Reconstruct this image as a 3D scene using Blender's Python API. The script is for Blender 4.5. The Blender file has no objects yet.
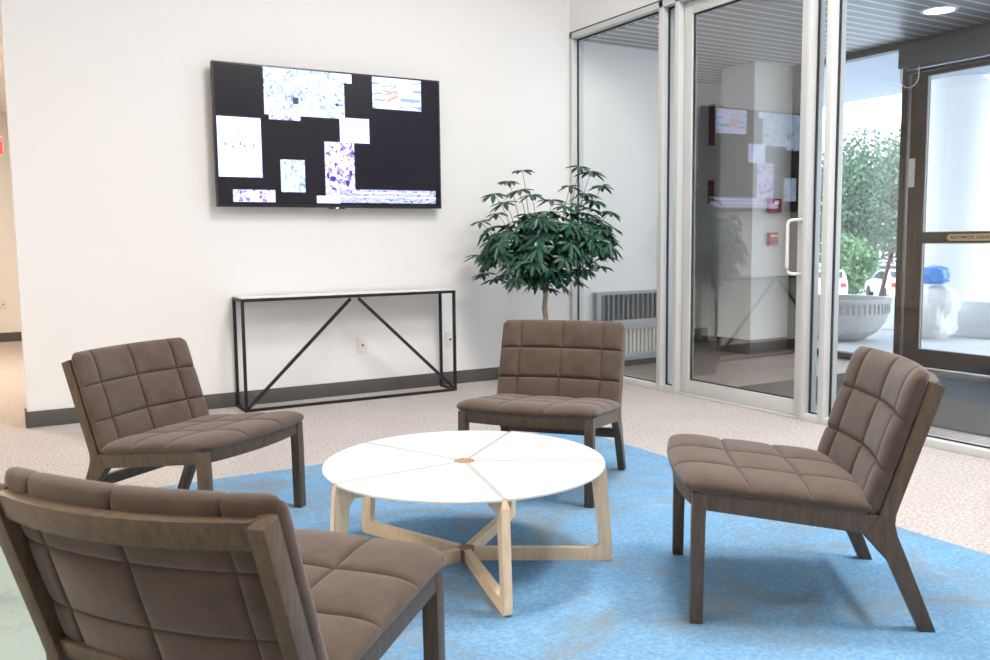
import bpy, bmesh, math, random
from mathutils import Vector, Matrix
random.seed(7)
C = bpy.context.scene.collection
PI = math.pi

# ------------------------------------------------------------------ materials
def new_mat(name):
    m = bpy.data.materials.new(name); m.use_nodes = True
    nt = m.node_tree
    return m, nt, nt.nodes, nt.links, nt.nodes['Principled BSDF']

def ramp(N, stops):
    r = N.new('ShaderNodeValToRGB'); e = r.color_ramp.elements
    while len(e) < len(stops): e.new(0.5)
    for i, (p, c) in enumerate(stops):
        e[i].position = p; e[i].color = (*c, 1)
    return r

def plain(name, col, rough=.5, metal=0, spec=.5, bump=0, bscale=200, var=0, vscale=8):
    m, nt, N, L, b = new_mat(name)
    b.inputs['Base Color'].default_value = (*col, 1)
    b.inputs['Roughness'].default_value = rough
    b.inputs['Metallic'].default_value = metal
    b.inputs['Specular IOR Level'].default_value = spec
    tc = N.new('ShaderNodeTexCoord')
    if var:
        n = N.new('ShaderNodeTexNoise'); n.inputs['Scale'].default_value = vscale; n.inputs['Detail'].default_value = 5
        L.new(tc.outputs['Object'], n.inputs['Vector'])
        lo = tuple(max(0, c*(1-var)) for c in col); hi = tuple(min(1, c*(1+var)) for c in col)
        r = ramp(N, [(.3, lo), (.7, hi)])
        L.new(n.outputs['Fac'], r.inputs['Fac']); L.new(r.outputs['Color'], b.inputs['Base Color'])
    if bump:
        n = N.new('ShaderNodeTexNoise'); n.inputs['Scale'].default_value = bscale; n.inputs['Detail'].default_value = 3
        L.new(tc.outputs['Object'], n.inputs['Vector'])
        bp = N.new('ShaderNodeBump'); bp.inputs['Strength'].default_value = bump; bp.inputs['Distance'].default_value = .002
        L.new(n.outputs['Fac'], bp.inputs['Height']); L.new(bp.outputs['Normal'], b.inputs['Normal'])
    return m

def wood(name, c0, c1, scale=(18, 18, 2.2), rough=.45, spec=.4):
    m, nt, N, L, b = new_mat(name)
    tc = N.new('ShaderNodeTexCoord'); mp = N.new('ShaderNodeMapping'); mp.inputs['Scale'].default_value = scale
    L.new(tc.outputs['Object'], mp.inputs['Vector'])
    n = N.new('ShaderNodeTexNoise'); n.inputs['Scale'].default_value = 4; n.inputs['Detail'].default_value = 8; n.inputs['Distortion'].default_value = .6
    L.new(mp.outputs['Vector'], n.inputs['Vector'])
    r = ramp(N, [(.3, c0), (.7, c1)])
    L.new(n.outputs['Fac'], r.inputs['Fac']); L.new(r.outputs['Color'], b.inputs['Base Color'])
    b.inputs['Roughness'].default_value = rough; b.inputs['Specular IOR Level'].default_value = spec
    return m

def fabric(name, c0, c1):
    m, nt, N, L, b = new_mat(name)
    tc = N.new('ShaderNodeTexCoord')
    n = N.new('ShaderNodeTexNoise'); n.inputs['Scale'].default_value = 420; n.inputs['Detail'].default_value = 3
    n2 = N.new('ShaderNodeTexNoise'); n2.inputs['Scale'].default_value = 14; n2.inputs['Detail'].default_value = 4
    L.new(tc.outputs['Object'], n.inputs['Vector']); L.new(tc.outputs['Object'], n2.inputs['Vector'])
    mx = N.new('ShaderNodeMath'); mx.operation = 'MULTIPLY_ADD'; mx.inputs[1].default_value = .55
    ad = N.new('ShaderNodeMath'); ad.operation = 'MULTIPLY'; ad.inputs[1].default_value = .45
    L.new(n2.outputs['Fac'], ad.inputs[0]); L.new(n.outputs['Fac'], mx.inputs[0]); L.new(ad.outputs[0], mx.inputs[2])
    r = ramp(N, [(.35, c0), (.65, c1)])
    L.new(mx.outputs[0], r.inputs['Fac']); L.new(r.outputs['Color'], b.inputs['Base Color'])
    b.inputs['Roughness'].default_value = .92; b.inputs['Specular IOR Level'].default_value = .2
    b.inputs['Sheen Weight'].default_value = .25; b.inputs['Sheen Roughness'].default_value = .5
    bp = N.new('ShaderNodeBump'); bp.inputs['Strength'].default_value = .35; bp.inputs['Distance'].default_value = .001
    L.new(n.outputs['Fac'], bp.inputs['Height'])
    n3 = N.new('ShaderNodeTexNoise'); n3.inputs['Scale'].default_value = 26; n3.inputs['Detail'].default_value = 2; n3.inputs['Distortion'].default_value = 1.2
    L.new(tc.outputs['Object'], n3.inputs['Vector'])
    bp2 = N.new('ShaderNodeBump'); bp2.inputs['Strength'].default_value = .15; bp2.inputs['Distance'].default_value = .006
    L.new(n3.outputs['Fac'], bp2.inputs['Height']); L.new(bp.outputs['Normal'], bp2.inputs['Normal'])
    L.new(bp2.outputs['Normal'], b.inputs['Normal'])
    return m

def carpet(name, stops_fine, stops_big, fine=160, big=1.6, bump=.6, fw=.5, rough=.95):
    m, nt, N, L, b = new_mat(name)
    tc = N.new('ShaderNodeTexCoord')
    n = N.new('ShaderNodeTexNoise'); n.inputs['Scale'].default_value = fine; n.inputs['Detail'].default_value = 4; n.inputs['Roughness'].default_value = .7
    n2 = N.new('ShaderNodeTexNoise'); n2.inputs['Scale'].default_value = big; n2.inputs['Detail'].default_value = 9; n2.inputs['Roughness'].default_value = .65
    for q in (n, n2): L.new(tc.outputs['Object'], q.inputs['Vector'])
    r1 = ramp(N, stops_fine); r2 = ramp(N, stops_big)
    L.new(n.outputs['Fac'], r1.inputs['Fac']); L.new(n2.outputs['Fac'], r2.inputs['Fac'])
    mx = N.new('ShaderNodeMix'); mx.data_type = 'RGBA'; mx.inputs[0].default_value = fw
    L.new(r2.outputs['Color'], mx.inputs[6]); L.new(r1.outputs['Color'], mx.inputs[7]); L.new(mx.outputs[2], b.inputs['Base Color'])
    b.inputs['Roughness'].default_value = rough; b.inputs['Specular IOR Level'].default_value = .15
    bp = N.new('ShaderNodeBump'); bp.inputs['Strength'].default_value = bump; bp.inputs['Distance'].default_value = .004
    L.new(n.outputs['Fac'], bp.inputs['Height']); L.new(bp.outputs['Normal'], b.inputs['Normal'])
    return m

def glass_mat(name, tint=(.955, .965, .965), f0=.10):
    m, nt, N, L, b = new_mat(name); N.remove(b)
    out = N['Material Output']
    lw = N.new('ShaderNodeLayerWeight'); lw.inputs['Blend'].default_value = .5
    pw = N.new('ShaderNodeMath'); pw.operation = 'POWER'; pw.inputs[1].default_value = 5
    L.new(lw.outputs['Facing'], pw.inputs[0])
    ma = N.new('ShaderNodeMath'); ma.operation = 'MULTIPLY_ADD'; ma.inputs[1].default_value = 1-f0; ma.inputs[2].default_value = f0
    L.new(pw.outputs[0], ma.inputs[0])
    t = N.new('ShaderNodeBsdfTransparent'); t.inputs['Color'].default_value = (*tint, 1)
    g = N.new('ShaderNodeBsdfGlossy'); g.inputs['Roughness'].default_value = 0; g.inputs['Color'].default_value = (1, 1, 1, 1)
    mx = N.new('ShaderNodeMixShader')
    L.new(ma.outputs[0], mx.inputs[0]); L.new(t.outputs[0], mx.inputs[1]); L.new(g.outputs[0], mx.inputs[2])
    L.new(mx.outputs[0], out.inputs['Surface'])
    return m

def emit(name, col, s):
    m, nt, N, L, b = new_mat(name)
    b.inputs['Base Color'].default_value = (*col, 1)
    b.inputs['Emission Color'].default_value = (*col, 1); b.inputs['Emission Strength'].default_value = s
    return m

def screen_mat(name, stops, scale, s, distort=0.5, stretch=(1, 1, 1)):
    m, nt, N, L, b = new_mat(name)
    tc = N.new('ShaderNodeTexCoord'); mp = N.new('ShaderNodeMapping'); mp.inputs['Scale'].default_value = stretch
    L.new(tc.outputs['Object'], mp.inputs['Vector'])
    n = N.new('ShaderNodeTexNoise'); n.inputs['Scale'].default_value = scale; n.inputs['Detail'].default_value = 4; n.inputs['Distortion'].default_value = distort
    L.new(mp.outputs['Vector'], n.inputs['Vector'])
    r = ramp(N, stops); L.new(n.outputs['Fac'], r.inputs['Fac'])
    b.inputs['Base Color'].default_value = (.02, .02, .02, 1)
    L.new(r.outputs['Color'], b.inputs['Emission Color']); b.inputs['Emission Strength'].default_value = s
    b.inputs['Roughness'].default_value = .3
    return m

M = {}
M['wall'] = plain('white_paint', (.78, .775, .768), .7, spec=.25, bump=.08, bscale=90)
M['wallv'] = plain('vestibule_paint', (.72, .71, .69), .7, spec=.25, bump=.08, bscale=90)
M['ceil'] = plain('ceiling_paint', (.82, .81, .80), .8, spec=.2)
M['base'] = plain('rubber_base', (.085, .08, .078), .55, spec=.4)
M['baseb'] = plain('brown_tile_base', (.105, .085, .075), .45, var=.15)
M['alum'] = plain('painted_aluminium', (.58, .595, .595), .38, spec=.5)
M['alumdoor'] = plain('door_aluminium', (.56, .575, .565), .4, spec=.5)
M['gasket'] = plain('black_gasket', (.012, .012, .014), .5)
M['bronze'] = plain('bronze_aluminium', (.022, .017, .014), .42, metal=.3, var=.15)
M['bronze2'] = plain('dark_bronze', (.018, .016, .015), .45, metal=.3)
M['opbox'] = plain('grey_operator_cover', (.05, .055, .062), .45, metal=.2)
M['glass'] = glass_mat('clear_glass', f0=.042)
M['glassdoor'] = glass_mat('door_glass', f0=.10)
M['glass2'] = glass_mat('outer_glass', (.95, .97, .98), .04)
M['black'] = plain('black_steel', (.018, .018, .02), .45, metal=.4)
M['plastic'] = plain('black_plastic', (.012, .012, .014), .35)
M['screen'] = plain('lcd_glass', (.010, .008, .016), .25, spec=.35)
M['plate'] = plain('ivory_plate', (.72, .70, .66), .4)
M['ink'] = plain('black_ink', (.015, .013, .01), .6)
M['white'] = plain('white_laminate', (.78, .78, .77), .35, spec=.45)
M['counter'] = plain('console_top', (.80, .80, .80), .25, spec=.5)
M['birch'] = wood('birch_plywood', (.80, .58, .37), (.94, .74, .53), (30, 30, 3))
M['birchtop'] = wood('birch_edge', (.38, .375, .36), (.42, .415, .40), (20, 20, 20))
M['hub'] = wood('red_oak_hub', (.30, .16, .085), (.38, .22, .125), (20, 20, 5))
M['ash'] = wood('grey_stained_ash', (.066, .044, .028), (.122, .084, .055), (22, 22, 3), .42, .45)
M['fabric'] = fabric('brown_wool', (.060, .041, .032), (.108, .076, .060))
M['carpet'] = carpet('speckled_carpet', [(.30, (.14, .125, .12)), (.5, (.45, .41, .395)), (.70, (.78, .735, .715))],
                     [(.3, (.43, .395, .38)), (.7, (.52, .48, .465))], 75, 3, .6, .6)
M['rug'] = carpet('blue_felt', [(.3, (.09, .21, .37)), (.5, (.165, .335, .535)), (.72, (.36, .50, .62))],
                  [(.30, (.20, .26, .30)), (.42, (.165, .315, .49)), (.6, (.15, .345, .575)), (.75, (.27, .42, .57))], 70, 1.7, .8, .5)
def rug_left_blend(m):  # blends to pale grey-green at low X, with grey noise patches
    N, L = m.node_tree.nodes, m.node_tree.links; b = N['Principled BSDF']
    src = b.inputs['Base Color'].links[0].from_socket
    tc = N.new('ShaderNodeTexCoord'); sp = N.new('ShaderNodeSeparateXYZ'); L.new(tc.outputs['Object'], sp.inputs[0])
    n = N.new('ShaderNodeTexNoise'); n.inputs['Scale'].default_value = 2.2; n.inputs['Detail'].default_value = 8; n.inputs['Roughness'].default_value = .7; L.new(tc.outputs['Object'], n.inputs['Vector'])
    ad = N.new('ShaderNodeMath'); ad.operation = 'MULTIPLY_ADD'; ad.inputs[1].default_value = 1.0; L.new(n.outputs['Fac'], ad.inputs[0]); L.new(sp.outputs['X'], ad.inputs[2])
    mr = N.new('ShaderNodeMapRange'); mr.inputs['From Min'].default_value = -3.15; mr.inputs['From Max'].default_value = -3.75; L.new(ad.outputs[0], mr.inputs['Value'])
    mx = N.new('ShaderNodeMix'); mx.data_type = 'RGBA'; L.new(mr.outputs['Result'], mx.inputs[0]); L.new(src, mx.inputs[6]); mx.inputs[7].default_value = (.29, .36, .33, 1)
    n2 = N.new('ShaderNodeTexNoise'); n2.inputs['Scale'].default_value = 2.7; n2.inputs['Detail'].default_value = 10; n2.inputs['Roughness'].default_value = .75; n2.inputs['Distortion'].default_value = .5; L.new(tc.outputs['Object'], n2.inputs['Vector'])
    r = ramp(N, [(.49, (0, 0, 0)), (.64, (.8, .8, .8))]); L.new(n2.outputs['Fac'], r.inputs['Fac'])
    m2 = N.new('ShaderNodeMix'); m2.data_type = 'RGBA'; L.new(r.outputs['Color'], m2.inputs[0]); L.new(mx.outputs[2], m2.inputs[6]); m2.inputs[7].default_value = (.21, .245, .25, 1)
    L.new(m2.outputs[2], b.inputs['Base Color'])
rug_left_blend(M['rug'])
M['mat'] = carpet('entry_mat', [(.3, (.035, .035, .037)), (.7, (.17, .165, .165))], [(.3, (.07, .07, .07)), (.7, (.11, .105, .10))], 120, 5, .8, .55)
M['conc'] = plain('pale_concrete', (.42, .42, .415), .8, bump=.3, bscale=60, var=.08, vscale=14)
M['pave'] = plain('pale_paving', (.70, .71, .72), .8, var=.05, vscale=2)
M['soffit'] = plain('canopy_soffit', (.30, .34, .42), .7)
M['extwhite'] = plain('white_render', (.72, .735, .75), .7)
M['bark'] = plain('bark', (.30, .26, .21), .8, bump=.5, bscale=60, var=.25, vscale=30)
M['leaf'] = plain('schefflera_leaf', (.022, .086, .056), .32, spec=.5, var=.45, vscale=9)
M['leafstem'] = plain('leaf_stalk', (.09, .17, .07), .5)
M['pot'] = plain('dark_pot', (.06, .06, .062), .5)
M['soil'] = plain('soil', (.05, .035, .025), .9, bump=.8, bscale=50)
M['tree1'] = plain('far_leaves_green', (.085, .150, .095), .7, var=.4, vscale=.8)
M['tree2'] = plain('far_leaves_pale', (.15, .20, .15), .7, var=.4, vscale=.8)
M['bush'] = plain('bush_leaves', (.11, .21, .10), .7, var=.35, vscale=.9)
M['trunk'] = plain('far_trunk', (.12, .09, .07), .8)
M['carw'] = plain('white_car_paint', (.78, .79, .80), .25)
M['carg'] = plain('silver_car_paint', (.50, .53, .57), .25)
M['carglass'] = plain('car_glass', (.03, .035, .04), .1)
M['tyre'] = plain('tyre', (.02, .02, .02), .7)
M['tail'] = plain('tail_light_red', (.5, .02, .02), .3)
M['red'] = plain('red_plastic', (.42, .015, .02), .4)
M['maroon'] = plain('maroon_panel', (.17, .018, .022), .55)
M['rust'] = plain('red_brown_steel', (.075, .022, .02), .5)
M['sack'] = plain('woven_sack', (.86, .86, .84), .6, bump=.5, bscale=14, var=.08, vscale=18)
M['blue'] = plain('blue_film', (.015, .23, .68), .35, bump=.6, bscale=18, var=.3, vscale=16)
M['gold'] = plain('gold_decal', (.72, .52, .28), .45)
M['rad'] = plain('heater_enamel', (.30, .305, .32), .4)
M['fin'] = plain('heater_fins', (.55, .52, .47), .5)
M['dark'] = plain('dark_void', (.03, .03, .032), .6)
M['lampon'] = emit('lit_diffuser', (1, .95, .88), 6)
M['steel'] = plain('white_steel', (.72, .72, .70), .3)
M['cable'] = plain('beige_cable', (.62, .54, .42), .5)

def slat_mat():
    m, nt, N, L, b = new_mat('linear_metal_ceiling')
    tc = N.new('ShaderNodeTexCoord'); sp = N.new('ShaderNodeSeparateXYZ'); L.new(tc.outputs['Object'], sp.inputs[0])
    d = N.new('ShaderNodeMath'); d.operation = 'MULTIPLY'; d.inputs[1].default_value = 1/.115; L.new(sp.outputs['Y'], d.inputs[0])
    f = N.new('ShaderNodeMath'); f.operation = 'FRACT'; L.new(d.outputs[0], f.inputs[0])
    r = ramp(N, [(0, (.22, .23, .25)), (.74, (.22, .23, .25)), (.78, (.66, .68, .70)), (.98, (.66, .68, .70))])
    r.color_ramp.interpolation = 'LINEAR'
    L.new(f.outputs[0], r.inputs['Fac']); L.new(r.outputs['Color'], b.inputs['Base Color'])
    b.inputs['Roughness'].default_value = .42; b.inputs['Metallic'].default_value = .25
    return m
M['slat'] = slat_mat()

def tile_mat():
    m, nt, N, L, b = new_mat('brown_plank_tile')
    tc = N.new('ShaderNodeTexCoord')
    br = N.new('ShaderNodeTexBrick'); br.inputs['Scale'].default_value = 1
    br.inputs['Brick Width'].default_value = .61; br.inputs['Row Height'].default_value = .305; br.inputs['Mortar Size'].default_value = .004
    br.inputs['Color1'].default_value = (.34, .265, .215, 1); br.inputs['Color2'].default_value = (.27, .21, .17, 1); br.inputs['Mortar'].default_value = (.40, .36, .32, 1)
    L.new(tc.outputs['Object'], br.inputs['Vector'])
    n = N.new('ShaderNodeTexNoise'); n.inputs['Scale'].default_value = 9; n.inputs['Detail'].default_value = 6
    mp = N.new('ShaderNodeMapping'); mp.inputs['Scale'].default_value = (.6, 4, 1); L.new(tc.outputs['Object'], mp.inputs['Vector']); L.new(mp.outputs[0], n.inputs['Vector'])
    mx = N.new('ShaderNodeMix'); mx.data_type = 'RGBA'; mx.blend_type = 'OVERLAY'; mx.inputs[0].default_value = .5
    L.new(br.outputs['Color'], mx.inputs[6]); L.new(n.outputs['Fac'], mx.inputs[7]); L.new(mx.outputs[2], b.inputs['Base Color'])
    b.inputs['Roughness'].default_value = .38
    return m
M['tile'] = tile_mat()

# ------------------------------------------------------------------ mesh helpers
class MB:
    def __init__(s): s.bm = bmesh.new()
    def box(s, x0, x1, y0, y1, z0, z1):
        vs = [s.bm.verts.new((x, y, z)) for z in (z0, z1) for y in (y0, y1) for x in (x0, x1)]
        for f in ((0, 2, 3, 1), (4, 5, 7, 6), (0, 1, 5, 4), (2, 6, 7, 3), (0, 4, 6, 2), (1, 3, 7, 5)):
            s.bm.faces.new([vs[i] for i in f])
        return s
    def prism(s, poly, a0, a1, axis='x'):
        def P(u, v, a): return (a, u, v) if axis == 'x' else ((u, a, v) if axis == 'y' else (u, v, a))
        A = [s.bm.verts.new(P(u, v, a0)) for u, v in poly]; B = [s.bm.verts.new(P(u, v, a1)) for u, v in poly]
        n = len(poly)
        s.bm.faces.new(A); s.bm.faces.new(B[::-1])
        for i in range(n): s.bm.faces.new((A[i], B[i], B[(i+1) % n], A[(i+1) % n]))
        return s
    def bar(s, p0, p1, w, h, up=(0, 0, 1)):
        p0, p1 = Vector(p0), Vector(p1); d = (p1-p0).normalized(); up = Vector(up)
        if abs(d.dot(up)) > .99: up = Vector((0, 1, 0))
        r = d.cross(up).normalized(); u = r.cross(d)
        vs = []
        for p in (p0, p1):
            for a, b in ((-1, -1), (1, -1), (1, 1), (-1, 1)): vs.append(s.bm.verts.new(p + r*a*w/2 + u*b*h/2))
        for f in ((0, 1, 2, 3), (7, 6, 5, 4), (0, 4, 5, 1), (1, 5, 6, 2), (2, 6, 7, 3), (3, 7, 4, 0)): s.bm.faces.new([vs[i] for i in f])
        return s
    def loft(s, rings, close=False):
        R = [[s.bm.verts.new(p) for p in r] for r in rings]; n = len(R[0])
        for a, b in zip(R[:-1], R[1:]):
            for i in range(n): s.bm.faces.new((a[i], a[(i+1) % n], b[(i+1) % n], b[i]))
        if close:
            for i in range(n): s.bm.faces.new((R[-1][i], R[-1][(i+1) % n], R[0][(i+1) % n], R[0][i]))
        else:
            s.bm.faces.new(R[0][::-1]); s.bm.faces.new(R[-1])
        return s
    def tube(s, pts, r, n=10, r1=None, close=False):
        pts = [Vector(p) for p in pts]; rings = []
        m = len(pts)
        up = Vector((0, 0, 1))
        for i, p in enumerate(pts):
            if close: d = pts[(i+1) % m] - pts[i-1]
            else: d = pts[min(i+1, m-1)] - pts[max(i-1, 0)]
            d.normalize()
            ref = up if abs(d.dot(up)) < .95 else Vector((0, 1, 0))
            a = d.cross(ref).normalized(); b = a.cross(d)
            rr = r if r1 is None else r + (r1-r)*i/(m-1)
            rings.append([p + (a*math.cos(t) + b*math.sin(t))*rr for t in [2*PI*k/n for k in range(n)]])
        return s.loft(rings, close)
    def lathe(s, prof, c=(0, 0, 0), n=40):
        rings = [[(c[0]+r*math.cos(2*PI*k/n), c[1]+r*math.sin(2*PI*k/n), c[2]+z) for k in range(n)] for r, z in prof]
        return s.loft(rings)
    def build(s, name, mat, parent=None, bevel=0, smooth=False, seg=2, loc=None, rotz=0):
        bm = s.bm
        bmesh.ops.recalc_face_normals(bm, faces=bm.faces)
        if bevel:
            es = [e for e in bm.edges if len(e.link_faces) == 2 and e.calc_face_angle(0) > .6]
            bmesh.ops.bevel(bm, geom=es, offset=bevel, segments=seg, profile=.6, affect='EDGES', clamp_overlap=True)
        me = bpy.data.meshes.new(name); bm.to_mesh(me); bm.free()
        if smooth or bevel:
            for p in me.polygons: p.use_smooth = True
            me.set_sharp_from_angle(angle=math.radians(40 if smooth else 30))
        o = bpy.data.objects.new(name, me); C.objects.link(o)
        if mat: me.materials.append(mat)
        if parent: o.parent = parent
        if loc: o.location = loc
        o.rotation_euler.z = rotz
        return o

def tag(o, label=None, cat=None, group=None, kind=None):
    if label: o['label'] = label
    if cat: o['category'] = cat
    if group: o['group'] = group
    if kind: o['kind'] = kind
    return o
def thing(name, label, cat, loc=(0, 0, 0), rz=0, group=None):
    o = bpy.data.objects.new(name, None); C.objects.link(o); o.location = loc; o.rotation_euler.z = rz
    o.empty_display_size = .1
    return tag(o, label, cat, group)
def struct_empty(name, loc=(0, 0, 0)):
    o = bpy.data.objects.new(name, None); C.objects.link(o); o.location = loc; o['kind'] = 'structure'; return o
def sbox(name, mat, *b, bevel=0, parent=None):
    o = MB().box(*b).build(name, mat, parent, bevel)
    if parent is None: o['kind'] = 'structure'
    return o

# ------------------------------------------------------------------ room shell
ZC = 4.4
sbox('floor', M['carpet'], -8.2, 0.0, -9.2, 5.9, -.1, 0)
sbox('ceiling', M['ceil'], -8.2, .12, -9.2, 0.0, ZC, ZC+.1)
MB().box(-4.12, 1.25, 0, .15, 0, ZC+.1).build('wall_back', M['wall'])['kind'] = 'structure'
sbox('baseboard_back', M['base'], -4.125, -.005, -.012, 0, 0, .102, bevel=.003)
sbox('baseboard_end', M['base'], -4.132, -4.12, -.012, .15, 0, .102)
sbox('ceiling_bulkhead', M['ceil'], -8.2, -5.5, -9.2, 0, 2.75, ZC)  # unseen lower ceiling, added to carry the warm light panels
sbox('wall_left', M['wall'], -8.3, -8.2, -9.2, 5.9, 0, ZC)
sbox('wall_front', M['wall'], -8.2, .12, -9.3, -9.2, 0, ZC)
# wall above and beyond the glass storefront
wr = MB(); wr.box(0, .12, -9.2, 0, 2.83, ZC); wr.box(0, .12, -9.2, -6.5, 0, 2.83)
wr.build('wall_right', M['wall'])['kind'] = 'structure'
# hallway past the end of the wall
sbox('wall_hall_end', M['wall'], -8.2, -3.0, 5.75, 5.9, 0, 2.75)
sbox('wall_hall_side', M['wall'], -3.2, -3.0, .15, 5.75, 0, 2.75)
sbox('ceiling_hall', M['ceil'], -8.2, -3.0, 0.15, 5.9, 2.68, 2.78)
sbox('wall_hall_header', M['wall'], -8.2, -4.12, 0, .15, 2.68, ZC)
sbox('baseboard_hall', M['base'], -8.2, -3.2, 5.738, 5.75, 0, .11)

# rug
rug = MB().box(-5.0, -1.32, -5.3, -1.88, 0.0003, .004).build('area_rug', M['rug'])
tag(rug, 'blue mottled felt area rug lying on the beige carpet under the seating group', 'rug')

# ------------------------------------------------------------------ storefront between lounge and vestibule
A = M['alum']
FX0, FX1, GX = 0.0, .12, .06
def mull(i, y0, y1, z0=0, z1=2.82, x0=FX0, x1=FX1):
    return sbox('trim_%d' % i, A, x0, x1, y0, y1, z0, z1, bevel=.003)
mull(1, -.035, 0)
mull(2, -1.153, -1.108)
mull(3, -1.32, -1.279)
mull(4, -2.468, -2.438)
mull(5, -2.618, -2.577)
mull(6, -4.50, -4.45)
mull(7, -6.5, -6.45)
sbox('trim_8', A, FX0, FX1, -6.5, 0, 2.775, 2.82, bevel=.003)           # head
sbox('trim_9', M['gasket'], .005, .12, -6.5, 0, 2.82, 2.83)              # shadow gap
def glazing(i, y0, y1):
    w = struct_empty('window_%d' % i, (GX, (y0+y1)/2, 0))
    h = (y1-y0)/2
    sill = MB(); sill.box(-.06, .06, -h, h, 0, .042); sill.build('sill_rail', A, w, bevel=.003)
    g = MB()
    g.box(-.006, .006, -h, -h+.010, .042, 2.775); g.box(-.006, .006, h-.010, h, .042, 2.775)
    g.box(-.006, .006, -h, h, .042, .050); g.box(-.006, .006, -h, h, 2.763, 2.775)
    g.build('gasket', M['gasket'], w)
    MB().box(-.004, .004, -h+.010, h-.010, .050, 2.763).build('glass', M['glass'], w)
    return w
glazing(1, -1.108, -.035)
glazing(2, -1.279, -1.153)
glazing(3, -2.577, -2.468)
glazing(4, -4.45, -2.618)
glazing(5, -6.45, -4.50)

# inner door
D = struct_empty('door_1', (.05, -1.325, 0))
W_ = 1.108
lf = MB()
lf.box(0, .045, -.078, 0, .012, 2.765); lf.box(0, .045, -W_, -W_+.078, .012, 2.765)
lf.box(0, .045, -W_+.078, -.078, .012, .108); lf.box(0, .045, -W_+.078, -.078, 2.68, 2.765)
lf.build('door_frame', M['alumdoor'], D, bevel=.003)
g = MB()
y0, y1, z0, z1 = -W_+.078, -.078, .108, 2.68
g.box(.014, .031, y0, y0+.008, z0, z1); g.box(.014, .031, y1-.009, y1, z0, z1); g.box(.014, .031, y0, y1, z0, z0+.008); g.box(.014, .031, y0, y1, z1-.010, z1)
g.build('gasket', M['gasket'], D)
MB().box(.019, .026, y0+.008, y1-.009, z0+.008, z1-.010).build('glass', M['glassdoor'], D)
def pull(x, sgn):
    yy = -W_+.04; pts = [(x, yy, .915)]
    b = .055
    path = [(x, yy+.0, .90)]
    P = []
    for k in range(7):
        t = k/6*PI/2; P.append((x+sgn*(b-.02+.02*math.sin(t)), yy+.055, .90-.0+.02-.02*math.cos(t)))
    body = [(x, yy, .90), (x+sgn*.02, yy+.012, .90), (x+sgn*.045, yy+.045, .902), (x+sgn*.055, yy+.062, .915), (x+sgn*.056, yy+.066, .94),
            (x+sgn*.056, yy+.066, 1.07), (x+sgn*.056, yy+.066, 1.20), (x+sgn*.055, yy+.062, 1.222), (x+sgn*.045, yy+.045, 1.232), (x+sgn*.02, yy+.012, 1.234), (x, yy, 1.234)]
    return body
h = MB(); h.tube(pull(0.0, -1), .0105, 10); h.tube(pull(.045, 1), .0105, 10)
h.build('pull_handle', M['steel'], D, smooth=True)
cl = MB(); cl.box(.046, .10, -.62, -.36, 2.69, 2.745); cl.bar((.09, -.48, 2.70), (.36, -.62, 2.665), .024, .012); cl.bar((.36, -.62, 2.665), (.10, -.78, 2.755), .024, .010)
cl.build('door_closer', M['rad'], D, bevel=.003)
th = MB().box(-.035, .075, -W_, 0, 0, .010).build('threshold', M['alumdoor'], D)

# ------------------------------------------------------------------ vestibule shell
sbox('floor_vestibule', M['tile'], 0.0, 2.60, -6.5, 1.0, -.1, 0)
sbox('ceiling_vestibule', M['slat'], .12, 2.70, -6.5, 1.1, 2.77, 2.87)
sbox('wall_recess_back', M['wallv'], 1.25, 2.7, 1.0, 1.1, 0, 2.77)
sbox('wall_recess_side', M['wallv'], 1.15, 1.25, .15, 1.0, 0, 2.77)
sbox('baseboard_recess', M['baseb'], 1.25, 2.55, .985, 1.0, 0, .15)
sbox('wall_recess_right', M['wallv'], 2.60, 2.70, .33, 1.0, 0, 2.77)
col = MB().box(2.05, 2.62, -.10, .33, 0, 2.77).build('wall_column', M['wallv']); col['kind'] = 'structure'
cb = MB(); cb.box(2.035, 2.55, -.115, -.10, 0, .145); cb.box(2.035, 2.05, -.10, .33, 0, .145)
cb.build('baseboard_column', M['baseb'], bevel=.002)['kind'] = 'structure'
sbox('wall_vestibule_far', M['wallv'], .12, 2.7, -6.6, -6.5, 0, 2.77)

# entry mat
mt = MB().box(.50, 2.24, -4.6, -1.39, .0005, .010).build('entry_mat', M['mat'], bevel=.003)
tag(mt, 'dark grey ribbed entry mat on the vestibule tiles before the bronze door', 'mat')

# heater on the vestibule wall
H = thing('wall_heater', 'grey louvred wall heater low on the vestibule wall behind first glass panel', 'heater', (.66, 0, .06))
Lh = .42
f = MB(); f.box(-Lh, Lh, -.06, -.001, .27, .36); f.box(-Lh, Lh, -.06, -.001, .585, .612); f.box(-Lh, -Lh+.05, -.06, -.001, .36, .585); f.box(Lh-.05, Lh, -.06, -.001, .36, .585)
f.build('casing', M['rad'], H, bevel=.003)
MB().box(-Lh+.05, Lh-.05, -.03, -.001, .36, .585).build('grille_back', M['dark'], H)
l = MB()
k = -Lh+.075
while k < Lh-.06: l.box(k, k+.008, -.056, -.03, .36, .585); k += .055
l.build('louvre', M['rad'], H)
l = MB(); l.box(-Lh, Lh, -.03, -.001, .06, .27); k = -Lh+.01
while k < Lh-.03: l.box(k, k+.022, -.048, -.03, .06, .27); k += .045
l.build('fins', M['fin'], H)
MB().box(-Lh, Lh, -.07, -.001, 0.0, .06).build('bottom_tray', M['rad'], H, bevel=.004)
sbox('baseboard_vestibule', M['baseb'], .12, 1.25, -.012, 0, 0, .06)

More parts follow.
